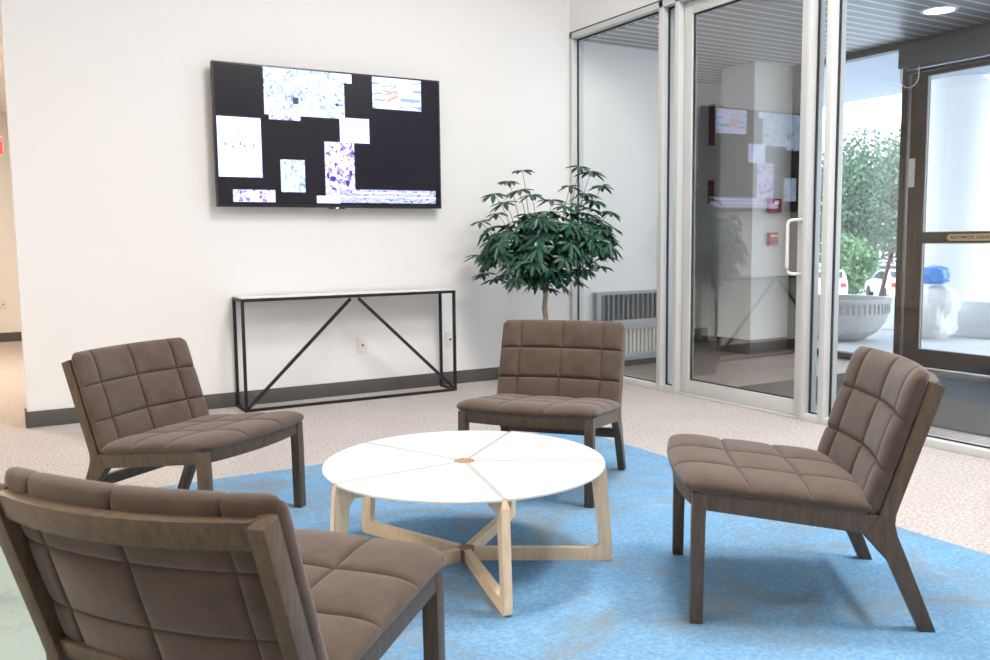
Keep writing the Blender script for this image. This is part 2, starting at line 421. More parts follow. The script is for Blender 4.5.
# fire alarm devices on the column
o = thing('alarm_horn', 'red alarm horn strobe mounted high on the vestibule column', 'fire alarm', (2.32, -.10, 1.43))
MB().box(-.085, .085, -.045, 0, -.07, .07).build('housing', M['red'], o, bevel=.012)
MB().box(-.03, .03, -.056, -.046, .018, .048).build('strobe_lens', M['white'], o, bevel=.004)
gm = MB()
for k in range(5): gm.box(-.05, .05, -.049, -.0455, -.052+.011*k, -.047+.011*k)
gm.build('sounder_grille', M['dark'], o)
o = thing('alarm_pull_station', 'small red fire alarm pull station on the column below the horn', 'fire alarm', (2.31, -.10, 1.115))
MB().box(-.06, .06, -.04, 0, -.062, .062).build('housing', M['red'], o, bevel=.008)
MB().box(-.04, .04, -.056, -.041, -.03, -.010).build('pull_lever', M['maroon'], o, bevel=.004)
MB().box(-.045, .045, -.043, -.0405, .022, .036).build('name_strip', M['white'], o)
for z0, z1, lb in ((2.12, 2.56, 'upper dark red wall panel in the recess beside the column'), (1.49, 1.75, 'lower dark red wall panel in the recess beside the column')):
    o = MB().box(2.53, 2.595, .965, .9995, z0, z1).build('wall_panel', M['maroon'], bevel=.004); tag(o, lb, 'panel', 'dark red recess panels')

# vestibule downlights
def downlight(x, y, z, lb, r=.115):
    o = thing('recessed_downlight', lb, 'ceiling light', (x, y, z), 0, 'vestibule downlights')
    MB().lathe([(r+.015, -.0005), (r+.015, -.008), (r-.01, -.012), (r-.012, -.0005)], n=36).build('trim_ring', M['white'], o, smooth=True)
    MB().lathe([(r-.013, -.0006), (r-.014, -.006)], n=36).build('lens', M['lampon'], o)
    L_ = bpy.data.lights.new('lamp', 'AREA'); L_.shape = 'DISK'; L_.size = .2; L_.energy = 4; L_.color = (1, .96, .9)
    q = bpy.data.objects.new('lamp', L_); C.objects.link(q); q.parent = o; q.location = (0, 0, -.02)
downlight(1.83, -2.07, 2.77, 'lit round downlight in the slatted vestibule ceiling above the bronze door')
downlight(.42, -.80, 2.77, 'round downlight in the slatted ceiling just behind the first glass panel')
downlight(1.83, -4.3, 2.77, 'round downlight in the slatted ceiling far along the vestibule')

# outer bronze storefront
B = M['bronze']
OX0, OX1 = 2.55, 2.65
sbox('trim_10', M['bronze2'], OX0, OX1, -6.5, -.115, 2.71, 2.77)
sbox('trim_11', B, OX0, OX1, -1.335, -1.285, 0, 2.71, bevel=.003)
sbox('trim_12', B, OX0, OX1, -6.5, -1.335, 2.49, 2.515, bevel=.003)
sbox('trim_13', B, OX0, OX1, -2.62, -2.56, 0, 2.71, bevel=.003)
sbox('trim_14', M['bronze2'], OX0, OX1, -.34, -.115, 0, 2.71)
w = struct_empty('window_6', (2.6, -.69, 0))
MB().box(-.05, .05, -.595, .35, 0, .055).build('sill_rail', B, w, bevel=.003)
MB().box(-.004, .004, -.595, .35, .055, 2.71).build('glass', M['glass2'], w)
w = struct_empty('window_7', (2.6, -4.56, 0))
MB().box(-.05, .05, -1.94, 1.94, 0, .055).build('sill_rail', B, w, bevel=.003)
MB().box(-.004, .004, -1.94, 1.94, .055, 2.49).build('glass', M['glass2'], w)
w = struct_empty('window_8', (2.6, -1.93, 0))
MB().box(-.004, .004, -.625, .59, 2.515, 2.71).build('glass', M['glass2'], w)
D2 = struct_empty('door_2', (2.565, -1.365, 0))
W2 = 1.19
lf = MB(); lf.box(0, .05, -.145, 0, .012, 2.485); lf.box(0, .05, -W2, -W2+.145, .012, 2.485)
lf.box(0, .05, -W2+.145, -.145, .012, .163); lf.box(0, .05, -W2+.145, -.145, 2.452, 2.485); lf.box(0, .05, -W2+.145, -.145, 1.068, 1.155)
lf.build('door_frame', B, D2, bevel=.004)
gg = MB(); gg.box(.021, .029, -W2+.145, -.145, .163, 1.068); gg.box(.021, .029, -W2+.145, -.145, 1.155, 2.452); gg.build('glass', M['glass2'], D2)
bd = MB()
for za, zb in ((.163, 1.068), (1.155, 2.452)):
    bd.box(.004, .02, -.153, -.145, za, zb); bd.box(.004, .02, -W2+.145, -W2+.153, za, zb); bd.box(.004, .02, -W2+.145, -.145, zb-.008, zb); bd.box(.004, .02, -W2+.145, -.145, za, za+.006)
bd.build('glazing_bead', M['rad'], D2)
ug = MB(); ug.box(-.035, -.012, -.098, -.035, .58, 1.16); ug.bar((-.012, -.066, .63), (0, -.066, .63), .03, .03); ug.bar((-.012, -.066, 1.11), (0, -.066, 1.11), .03, .03)
ug.build('pull_handle', M['bronze2'], D2, bevel=.004)
op = tag(MB().box(2.43, 2.549, -3.6, -1.325, 2.52, 2.708).build('door_operator', M['opbox'], bevel=.006), 'long grey automatic operator box above the bronze entrance door', 'door operator')
# hanging cable loop
pts = []
for k in range(17):
    t = PI + PI*k/16; pts.append((2.44, -1.43 - .082*math.cos(t), 2.44 + .085*math.sin(t)))
pts = [(2.44, -1.348, 2.52)] + pts + [(2.44, -1.512, 2.52)]
tag(MB().tube(pts, .005, 8).build('cable', M['cable'], smooth=True), 'beige cable hanging in a loop below the grey operator box', 'cable')
# stickers on the bronze door
s = thing('door_decal', 'gold arrow shaped decal with black lettering on the bronze door middle rail', 'sticker', (2.5642, -1.727, 1.111))
MB().prism([(0, 0), (-.03, .028), (-.55, .028), (-.55, -.028), (-.03, -.028)], -.0012, .0002, 'x').build('backing', M['gold'], s)
def text_mesh(name, body, size, mat, parent, loc, rot, ext=.0006):
    cu = bpy.data.curves.new(name, 'FONT'); cu.body = body; cu.size = size; cu.extrude = ext; cu.align_y = 'CENTER'; cu.offset = size*.022
    to = bpy.data.objects.new(name, cu); C.objects.link(to)
    bpy.context.view_layer.update()
    me = bpy.data.meshes.new_from_object(to.evaluated_get(bpy.context.evaluated_depsgraph_get()))
    bpy.data.objects.remove(to); me.name = name
    me.materials.clear(); me.materials.append(mat)
    o = bpy.data.objects.new(name, me); C.objects.link(o); o.parent = parent; o.location = loc; o.rotation_euler = rot
    return o
text_mesh('lettering', 'AUTOMATIC DOOR - STAND CLEAR', .036, M['ink'], s, (-.0016, -.038, 0), (PI/2, 0, -PI/2))
o = MB().box(2.556, 2.5645, -1.425, -1.372, 1.54, 1.78).build('push_plate_label', M['plate']); tag(o, 'pale vertical sticker on the bronze door stile', 'sticker')

# ------------------------------------------------------------------ outdoors
sbox('ground_paving', M['pave'], 2.60, 9.5, -9, 14, -.12, -.004)
sbox('ground_parking', M['pave'], 9.5, 95, -40, 90, -2.5, -2.05)
sbox('canopy_soffit', M['soffit'], 2.65, 6.35, -9, 9, 3.0, 3.4)
pc = MB().lathe([(.42, -.003), (.42, 3.0)], (6.15, .42, 0), 48).build('canopy_column', M['extwhite'], smooth=True); pc['kind'] = 'structure'
lw_ = MB(); lw_.box(5.15, 5.75, -.75, .75, -.003, .40); lw_.build('low_wall', M['extwhite'], bevel=.02)['kind'] = 'structure'
# planter bowl
P = thing('planter_bowl', 'large round concrete planter bowl with fluted band outside the glass', 'planter', (3.86, .34, -.003))
MB().lathe([(.30, 0), (.34, .02), (.47, .10), (.565, .22), (.60, .34), (.60, .445), (.625, .45), (.63, .49), (.61, .50), (.56, .495), (.55, .40), (.3, .38)], n=56).build('bowl', M['conc'], P, smooth=True)
fb = MB()
for k in range(56):
    a = 2*PI*k/56; fb.bar((.606*math.cos(a), .606*math.sin(a), .33), (.606*math.cos(a), .606*math.sin(a), .44), .03, .018, up=(math.cos(a), math.sin(a), 0))
fb.build('fluted_band', M['conc'], P, bevel=.004)
MB().lathe([(.02, .385), (.55, .41), (.02, .43)], n=40).build('soil', M['soil'], P, smooth=True)
# sacks
def sack(name, mat, loc, sx, sy, sz, seed, lb, cat, lean=(0, 0)):
    rnd = random.Random(seed); bm = bmesh.new(); bmesh.ops.create_icosphere(bm, subdivisions=4, radius=1)
    ph = [rnd.uniform(0, 6) for _ in range(6)]
    for v in bm.verts:
        x, y, z = v.co
        k = lambda a: math.copysign(abs(a)**.62, a)
        x, y, z = k(x), k(y), k(z)
        wob = 1 + .08*math.sin(4*x+ph[0]+3*z) + .07*math.sin(6*y+ph[1]-4*z) + .05*math.sin(9*z+ph[2]+5*x) + .03*math.sin(15*x-11*y+ph[4]) + .03*math.sin(17*z+9*y+ph[5])
        taper = 1 - .22*max(0, z) + .05*math.sin(5*z)
        v.co = (x*sx*wob*taper + lean[0]*(z+1), y*sy*wob*taper + lean[1]*(z+1), (z+1)*sz*(1+.03*math.sin(4*x+ph[3])) if z > -.9 else 0)
    b = MB(); b.bm.free(); b.bm = bm
    return tag(b.build(name, mat, smooth=True, loc=loc), lb, cat)
sack('sack', M['sack'], (4.78, -.20, -.003), .19, .21, .29, 3, 'bulging white woven sack on the paving outside the bronze door', 'sack', (.02, -.03))
sack('plastic_bag', M['blue'], (4.70, -.24, .60), .12, .16, .10, 5, 'crumpled blue plastic bag on top of the white sack', 'bag', (.0, .0))
# hand truck
T = thing('hand_truck', 'red brown steel hand truck leaning beyond the round planter', 'hand truck', (5.36, .98, -.003), -.95)
fr = MB()
for yy in (-.17, .17): fr.tube([(0, yy, .06), (.10, yy, .50), (.17, yy, .86), (.19, yy*.9, .91), (.19, yy*.7, .93)], .024, 8)
fr.tube([(.19, -.12, .93), (.19, .12, .93)], .024, 8)
for z in (.25, .5, .75): fr.tube([(z*.2, -.17, z), (z*.2, .17, z)], .014, 8)
fr.build('frame', M['rust'], T, smooth=True)
MB().box(-.24, .0, -.19, .19, 0.0, .012).build('toe_plate', M['rust'], T)
for yy in (-.22, .22):
    wb = MB(); wb.tube([(.08, yy-.02, .11), (.08, yy+.02, .11)], .11, 20); wb.build('wheel', M['tyre'], T, smooth=True)

# cars in the lower parking lot
def car(loc, rz, paint, lb):
    t = thing('parked_car', lb, 'car', loc, rz, 'parked cars'); w = .87
    prof = [(-2.1, .35), (-2.15, .75), (-2.0, 1.0), (-1.75, 1.02), (-1.25, 1.50), (-.2, 1.54), (.45, 1.40), (1.0, 1.02), (1.9, .86), (2.15, .7), (2.15, .35)]
    def half(z): return w - max(0, z-.95)*.28
    b = MB(); R = []
    for x in (-1, -.85, .85, 1):
        R.append([(x*half(z)*(1 if abs(x) < 1 else 1), y if abs(x) < 1 else y*.97, z) for y, z in prof])
    b.loft(R); b.build('body', paint, t, bevel=.03)
    g_ = MB()
    sp = [(-1.50, 1.06), (-1.16, 1.42), (-.2, 1.46), (.38, 1.34), (.82, 1.06)]
    for s_ in (-1, 1):
        g_.loft([[(s_*(half(z)+.005), y, z) for y, z in sp], [(s_*(half(z)-.05), y, z) for y, z in sp]])
    g_.bar((0, -1.60, 1.17), (0, -1.30, 1.45), 1.28, .05, up=(0, -1, .9)); g_.bar((0, .93, 1.08), (0, .50, 1.37), 1.28, .04, up=(0, 1, .9))
    g_.build('window', M['carglass'], t)
    for x in (-.66, .66):
        MB().box(x-.13, x+.13, -2.17, -2.0, .72, .95).build('tail_light', M['tail'], t, bevel=.02)
    for x in (-.80, .80):
        for y in (-1.35, 1.35):
            wb = MB(); wb.tube([(x-.1, y, .33), (x+.1, y, .33)], .33, 20); wb.build('wheel', M['tyre'], t, smooth=True)
    return t
car((33.0, 23.9, -2.05), math.radians(-50), M['carw'], 'white parked car at left beyond the planter bowl')
car((35.4, 21.8, -2.05), math.radians(-38), M['carw'], 'white parked car in the middle beyond the planter bowl')
car((42.6, 27.6, -2.05), math.radians(-40), M['carg'], 'silver parked car at right behind the hand truck')

# trees beyond the parking lot
def leaf_crown(rnd, lobes, n, size):
    b = MB(); bm = b.bm
    for _ in range(n):
        cx, cy, cz, rx, ry, rz = rnd.choice(lobes)
        while True:
            v = Vector((rnd.uniform(-1, 1), rnd.uniform(-1, 1), rnd.uniform(-1, 1)))
            if .35 < v.length < 1: break
        p = Vector((cx+v.x*rx, cy+v.y*ry, cz+v.z*rz))
        a = Vector((rnd.uniform(-1, 1), rnd.uniform(-1, 1), rnd.uniform(-1, 1))).normalized(); c = a.orthogonal().normalized(); s_ = size*rnd.uniform(.6, 1.3)
        d = a.cross(c)
        vs = [bm.verts.new(p + q) for q in (c*s_, d*s_*.55, -c*s_, -d*s_*.55)]
        bm.faces.new(vs)
    return b
tl = [((44.2, 32.1, -2.05), 2.3, 10.0, 'tree1', 'tall green tree at left beyond the parked cars'),
      ((55.3, 36.2, -2.05), 2.6, 11.6, 'tree2', 'pale green tree at right beyond the parked cars'),
      ((47.8, 27.2, -2.05), 1.7, 5.4, 'tree2', 'lower pale shrubby tree close behind the cars'),
      ((64.0, 45.0, -2.05), 3.4, 13.4, 'tree1', 'dark green tree farthest back between the two nearer trees'),
      ((39.5, 36.5, -2.05), 2.2, 8.4, 'tree1', 'green tree at far left edge of the outdoor view')]
for i, (loc, r, h_, m_, lb) in enumerate(tl):
    rnd = random.Random(20+i); t = thing('background_tree', lb, 'tree', loc, 0, 'trees beyond the parking lot')
    lobes = [(rnd.uniform(-.5, .5)*r, rnd.uniform(-.5, .5)*r, h_*(.20+.58*k/7)+rnd.uniform(-.4, .4), r*.95, r*.95, h_*.22) for k in range(8)]
    leaf_crown(rnd, lobes, 7000, .17).build('foliage', M[m_], t)
    MB().tube([(0, 0, 0), (.1, 0, h_*.3), (0, .1, h_*.7)], .22, 10, .06).build('trunk', M['trunk'], t, smooth=True)

# ------------------------------------------------------------------ television
TV = thing('television', 'large black flat television showing scattered bright pictures on the white wall', 'television', (-2.932, 0, 1.374))
TW, TH = 1.67, .95
b = MB(); b.box(0, TW, -.10, -.055, 0, TH); b.build('case', M['plastic'], TV, bevel=.004)
MB().box(.35, TW-.35, -.055, -.001, .15, .75).build('wall_bracket', M['plastic'], TV)
MB().box(.012, TW-.012, -.1015, -.099, .020, TH-.012).build('screen', M['screen'], TV)
MB().box(TW/2-.06, TW/2+.06, -.104, -.09, -.010, .004).build('sensor_bar', M['plastic'], TV, bevel=.002)
MB().box(TW/2-.012, TW/2+.012, -.1055, -.1035, -.006, 0).build('indicator_light', emit('indicator_white', (.8, .9, 1), 2), TV)
ES = 3.1
S_ = {
 'pale': screen_mat('picture_pale_blue', [(.36, (.10, .14, .26)), (.44, (.24, .33, .46)), (.52, (.34, .42, .60)), (.60, (.30, .42, .50)), (.68, (.40, .46, .62))], 24, ES, 1.5),
 'white': screen_mat('picture_white', [(.32, (.25, .26, .48)), (.42, (.38, .43, .66)), (.6, (.36, .41, .66)), (.66, (.34, .40, .52))], 9, ES*1.1, .5),
 'crowd': screen_mat('picture_crowd', [(.34, (.02, .015, .10)), (.42, (.18, .14, .40)), (.50, (.38, .38, .62)), (.64, (.40, .42, .64)), (.7, (.45, .26, .32))], 44, ES, .6),
 'stadium': screen_mat('picture_stadium', [(.34, (.02, .02, .09)), (.42, (.10, .11, .26)), (.52, (.30, .34, .48)), (.62, (.15, .14, .36)), (.7, (.42, .44, .56))], 30, ES, .4, (1, 1, 3)),
 'arena': screen_mat('picture_arena', [(.34, (.10, .15, .34)), (.44, (.36, .40, .62)), (.6, (.42, .45, .66)), (.68, (.34, .26, .46))], 9, ES, .8, (1, 1, 4)),
}
def shapes(name, mat, parent, fns):
    for fn in fns:
        q = MB(); fn(q); q.build(name, mat, parent)
tiles = [('pale', (.337, .911, .624, .962)), ('white', (.911, .969, .874, .951)), ('arena', (1.126, 1.513, .714, .950)), ('white', (.016, .308, .198, .594)),
         ('white', (.871, 1.094, .460, .633)), ('crowd', (.754, .975, .082, .460)), ('pale', (.435, .606, .104, .325)), ('crowd', (.105, .391, .033, .115)),
         ('white', (.687, .862, .031, .082)), ('stadium', (.862, 1.619, .036, .131)), ('crowd', (.367, .586, .592, .624))]
for i, (k, (x0, x1, z0, z1)) in enumerate(tiles):
    z1 = min(z1, TH-.013)
    p = MB().box(x0, x1, -.1022-.0001*i, -.1012, z0, z1).build('picture', S_[k], TV)
    bx = lambda *q: (lambda m: m.box(*q))
    if k == 'arena':   # a few shapes inside this picture
        mr = emit('picture_red', (.48, .14, .12), ES)
        shapes('red_shape', mr, p, [lambda m: m.bar((x0+.11, -.1040, z0+.055), (x0+.20, -.1040, z0+.10), .001, .022), lambda m: m.bar((x0+.10, -.1040, z0+.10), (x0+.19, -.1040, z0+.135), .001, .018)])
        shapes('slate_band', emit('picture_slate', (.10, .15, .22), ES), p, [bx(x0+.22, x1-.01, -.1040, -.1032, z0+.06, z0+.085), bx(x0+.01, x0+.10, -.1040, -.1032, z0+.055, z0+.07)])
    if i == 0:
        shapes('dark_figure', emit('picture_dark', (.03, .04, .08), 1), p, [bx(x0+.20, x0+.24, -.1034, -.1026, z0+.080, z0+.125), bx(x0+.51, x0+.53, -.1034, -.1026, z0+.085, z0+.105)])
        def track(m, r):
            ps = [(.36 + r*math.cos(t), .16 + r*.75*math.sin(t)) for t in [k2/20*2.9 for k2 in range(21)]]
            qs = [(.36 + (r-.012)*math.cos(t), .16 + (r-.012)*.75*math.sin(t)) for t in [k2/20*2.9 for k2 in range(21)]]
            m.loft([[(x0+a1, -.1034, z0+b1), (x0+a2, -.1034, z0+b2), (x0+a2, -.1027, z0+b2), (x0+a1, -.1027, z0+b1)] for (a1, b1), (a2, b2) in zip(ps, qs)])
        shapes('curved_track', emit('picture_line_blue', (.22, .30, .42), ES), p, [lambda m: track(m, .17), lambda m: track(m, .11)])
    if i == 3:
        fig = emit('picture_indigo', (.10, .10, .28), ES)
        shapes('tiny_figure', fig, p, [bx(x0+dx-.006, x0+dx+.006, -.1036, -.1028, z0+dz, z0+dz+.022) for dx, dz in ((.05, .205), (.10, .19), (.15, .21), (.18, .195), (.24, .20))])
        shapes('lamp_spot', fig, p, [bx(x0+.05+.09*q, x0+.056+.09*q, -.1036, -.1028, z0+.275, z0+.29) for q in range(3)])
        shapes('blue_edge', emit('picture_teal', (.22, .36, .44), ES), p, [lambda m: m.prism([(x0+.18, z0+.09), (x1, z0+.02), (x1, z0+.0), (x1-.02, z0)], -.1036, -.1028, 'y')])
    if i == 5:
        shapes('dark_figure', emit('picture_navy', (.04, .02, .16), 1), p, [(lambda m, dx=dx, dz=dz, w_=w_, h_=h_: m.prism([(x0+dx+w_/2*math.cos(t)*(1+.25*math.sin(3*t)), z0+dz+h_/2*math.sin(t)) for t in [2*PI*k2/10 for k2 in range(10)]], -.1038, -.1030, 'y'))
            for dx, dz, w_, h_ in ((.055, .12, .05, .04), (.095, .16, .02, .02), (.02, .14, .02, .05), (.165, .09, .03, .05), (.19, .16, .022, .05))])
    if i == 9:
        shapes('light_row', emit('picture_row_white', (.42, .44, .58), ES), p, [bx(x0, x1, -.1042, -.1034, z0+.040, z0+.046), bx(x0+.09, x1-.06, -.1042, -.1034, z0+.071, z0+.077)])

# ------------------------------------------------------------------ console table
K = thing('console_table', 'slim black metal console table with V braces against the white wall', 'console table', (-2.051, -.157, 0), -.018)
L2, D_, HH, t_ = 1.588/2, .255/2, .762, .020
for sx in (-1, 1):
    for sy in (-1, 1):
        x, y = sx*(L2-t_/2), sy*(D_-t_/2); MB().box(x-t_/2, x+t_/2, y-t_/2, y+t_/2, 0, HH-.02).build('leg', M['black'], K, bevel=.0015)
tr = MB()
tr.box(-L2, L2, -D_, -D_+t_, HH-.022, HH-.001); tr.box(-L2, L2, D_-t_, D_, HH-.022, HH-.001); tr.box(-L2, -L2+t_, -D_, D_, HH-.022, HH-.001); tr.box(L2-t_, L2, -D_, D_, HH-.022, HH-.001)
tr.build('top_frame', M['black'], K)
br = MB(); br.box(-L2+t_, L2-t_, -D_, -D_+t_, 0, t_); br.box(-L2, -L2+t_, -D_+t_, D_-t_, 0, t_); br.box(L2-t_, L2, -D_+t_, D_-t_, 0, t_)
br.build('bottom_rail', M['black'], K)
for sx in (-1, 1):
    MB().bar((sx*(L2-.02), -D_+t_/2, .02), (sx*.03, -D_+t_/2, HH-.030), .020, .020, up=(0, 1, 0)).build('brace', M['black'], K)
MB().box(-L2+.004, L2-.004, -D_+.004, D_-.004, HH-.0008, HH+.006).build('tabletop', M['counter'], K, bevel=.001)

# wall outlets
def outlet(x, y, z, lb, g='wall outlets'):
    o = thing('wall_outlet', lb, 'outlet', (x, y, z), 0, g)
    MB().box(-.037, .037, -.008, -.0003, -.06, .06).build('cover_plate', M['plate'], o, bevel=.003)
    b = MB(); b.tube([(0, -.007, 0), (0, -.016, 0)], .008, 12); b.build('jack', M['ink'], o)
    for zz in (.042, -.042):
        b = MB(); b.tube([(0, -.007, zz), (0, -.0095, zz)], .004, 8); b.build('screw', M['steel'], o)
outlet(-1.895, 0, .364, 'cream wall jack plate between the braces of the console table')
outlet(-1.16, 0, .358, 'cream wall jack plate behind the right legs of the console table')
outlet(-4.095, 5.75, .446, 'cream outlet plate on the far hallway wall', 'hallway outlet')

# exit sign in the hallway
X = thing('exit_sign', 'red lit exit sign hanging in the hallway at the left edge', 'exit sign', (-4.245, 3.3, 1.965))
MB().box(-.19, .19, -.03, .03, 0, .165).build('housing', M['plate'], X, bevel=.004)
MB().box(-.18, .18, -.034, -.0302, .008, .157).build('face_panel', emit('sign_red', (.80, .05, .04), .9), X)
text_mesh('lettering', 'EXIT', .155, emit('sign_letters', (1, .9, .85), 1.3), X, (-.155, -.0352, .083), (PI/2, 0, 0))
MB().box(-.012, .012, -.012, .012, .165, .714).build('drop_rod', M['plate'], X)

# ------------------------------------------------------------------ coffee table
TB = thing('coffee_table', 'round white coffee table on birch frame legs in the middle of the rug', 'coffee table', (-2.906, -3.458, .004), 0)
th0 = math.radians(-104.3); R_, Z_ = .49, .357; tt = .008; gap = .0085
for k in range(5):
    a0 = th0 + 2*PI*k/5; a1 = a0 + 2*PI/5
    n0 = Vector((-math.sin(a0), math.cos(a0))); n1 = Vector((math.sin(a1), -math.cos(a1)))
    poly = []
    rh = .038
    e0 = gap/R_
    poly.append(tuple(Vector((math.cos(a0), math.sin(a0)))*rh + n0*gap)); 
    for q in range(29):
        a = a0 + e0 + (2*PI/5 - 2*e0)*q/28; poly.append((R_*math.cos(a), R_*math.sin(a)))
    poly.append(tuple(Vector((math.cos(a1), math.sin(a1)))*rh + n1*gap))
    MB().prism(poly, Z_-tt, Z_, 'z').build('tabletop_wedge', M['white'], TB, bevel=.0015)
    # one U-shaped plywood frame per spoke: top bar, leg, foot bar
    d = Vector((math.cos(a0), math.sin(a0))); th_ = .013
    outer = [(.032, Z_-.0015), (R_-.002, Z_-.0015), (R_+.006, Z_-.030), (.517, .030), (.515, .010), (.505, .000), (.030, .000)]
    inner = [(.032, Z_-.058), (.428, Z_-.058), (.446, Z_-.078), (.470, .066), (.466, .052), (.452, .045), (.030, .045)]
    n = Vector((-d.y, d.x)); fr = MB(); rings = []
    for (ro, zo), (ri, zi) in zip(outer, inner):
        ww = gap*.92 if zo > Z_-.01 else th_
        rings.append([(d.x*ro + n.x*ww, d.y*ro + n.y*ww, zo), (d.x*ro - n.x*ww, d.y*ro - n.y*ww, zo),
                      (d.x*ri - n.x*th_, d.y*ri - n.y*th_, zi), (d.x*ri + n.x*th_, d.y*ri + n.y*th_, zi)])
    fr.loft(rings)
    lg = fr.build('leg', M['birch'], TB)
    # pale strip of the frame showing between two wedges
    st = MB(); st.bar((d.x*.032, d.y*.032, Z_-.0007), (d.x*(R_-.003), d.y*(R_-.003), Z_-.0007), gap*1.9, .0012); st.build('top_edge', M['birchtop'], lg)
pent = [(.043*math.cos(th0+PI/5+2*PI*k/5), .043*math.sin(th0+PI/5+2*PI*k/5)) for k in range(5)]
MB().prism([(x*.95, y*.95) for x, y in pent], Z_-.06, Z_+.0005, 'z').build('top_hub', M['hub'], TB)
MB().prism([(x*.85, y*.85) for x, y in pent], 0.002, .043, 'z').build('foot_hub', M['hub'], TB)

# ------------------------------------------------------------------ lounge chairs
def rounded_axis(n, p=1.7):
    out = []
    for i in range(n+1):
        t = -1 + 2*i/n; out.append(math.copysign(1-(1-abs(t))**p, t))
    return out
def seam_axis(n, W, seams):
    base = [u*W/2 for u in rounded_axis(n)]
    out = [x for x in base if all(abs(x-q) > .019 for q in seams)]
    for q in seams: out += [q+d for d in (-.017, -.011, -.007, -.004, -.0018, 0, .0018, .004, .007, .011, .017)]
    return [x/(W/2) for x in sorted(out)]
def cushion(W, Dp, T, xs, ys, fmap, nu=40, nv=36, puff=.010, corner=.05):
    us, vs = seam_axis(nu, W, xs), seam_axis(nv, Dp, ys); nu, nv = len(us)-1, len(vs)-1
    bm = bmesh.new(); grid = {}
    def e1(u): return max(0, 1-abs(u)**9)**.42
    xe = [-W/2] + xs + [W/2]; ye = [-Dp/2] + ys + [Dp/2]
    def dome(val, edges):
        for a, b in zip(edges[:-1], edges[1:]):
            if a <= val <= b: return math.sin(PI*(val-a)/(b-a))
        return 0
    for i, u in enumerate(us):
        for j, v in enumerate(vs):
            x, y = u*W/2, v*Dp/2
            e = e1(u)*e1(v)
            # rounded corners in plan
            cu = max(0, abs(u)-(1-2*corner/W))/(2*corner/W); cv = max(0, abs(v)-(1-2*corner/Dp))/(2*corner/Dp)
            if cu > 0 and cv > 0:
                s_ = max(cu, cv)/math.hypot(cu, cv); 
                x = math.copysign(W/2-corner+corner*cu*s_, u); y = math.copysign(Dp/2-corner+corner*cv*s_, v)
            gx = max([math.exp(-abs(x-q)/.005) for q in xs]+[0]); gy = max([math.exp(-abs(y-q)/.005) for q in ys]+[0])
            groove = max(gx, gy)
            dm = (dome(x, xe)*dome(y, ye))**.35 if dome(x, xe)*dome(y, ye) > 0 else 0
            top = e*(T/2 + puff*dm - .011*groove)
            bot = -e*(T/2 + puff*.5*dm - .007*groove)
            edge = (i in (0, nu) or j in (0, nv))
            vt = bm.verts.new(fmap(x, y, top if not edge else 0.0))
            vb = vt if edge else bm.verts.new(fmap(x, y, bot))
            grid[i, j] = (vt, vb)
    for i in range(nu):
        for j in range(nv):
            q = [grid[i, j], grid[i+1, j], grid[i+1, j+1], grid[i, j+1]]
            bm.faces.new([a[0] for a in q]); bm.faces.new([a[1] for a in reversed(q)])
    b = MB(); b.bm.free(); b.bm = bm
    return b
OFF = .345           # chair origin sits under the middle of the chair; profile y runs from the front legs back
HW = .305
def bow(x): return max(0, 1-(x/HW)**2)
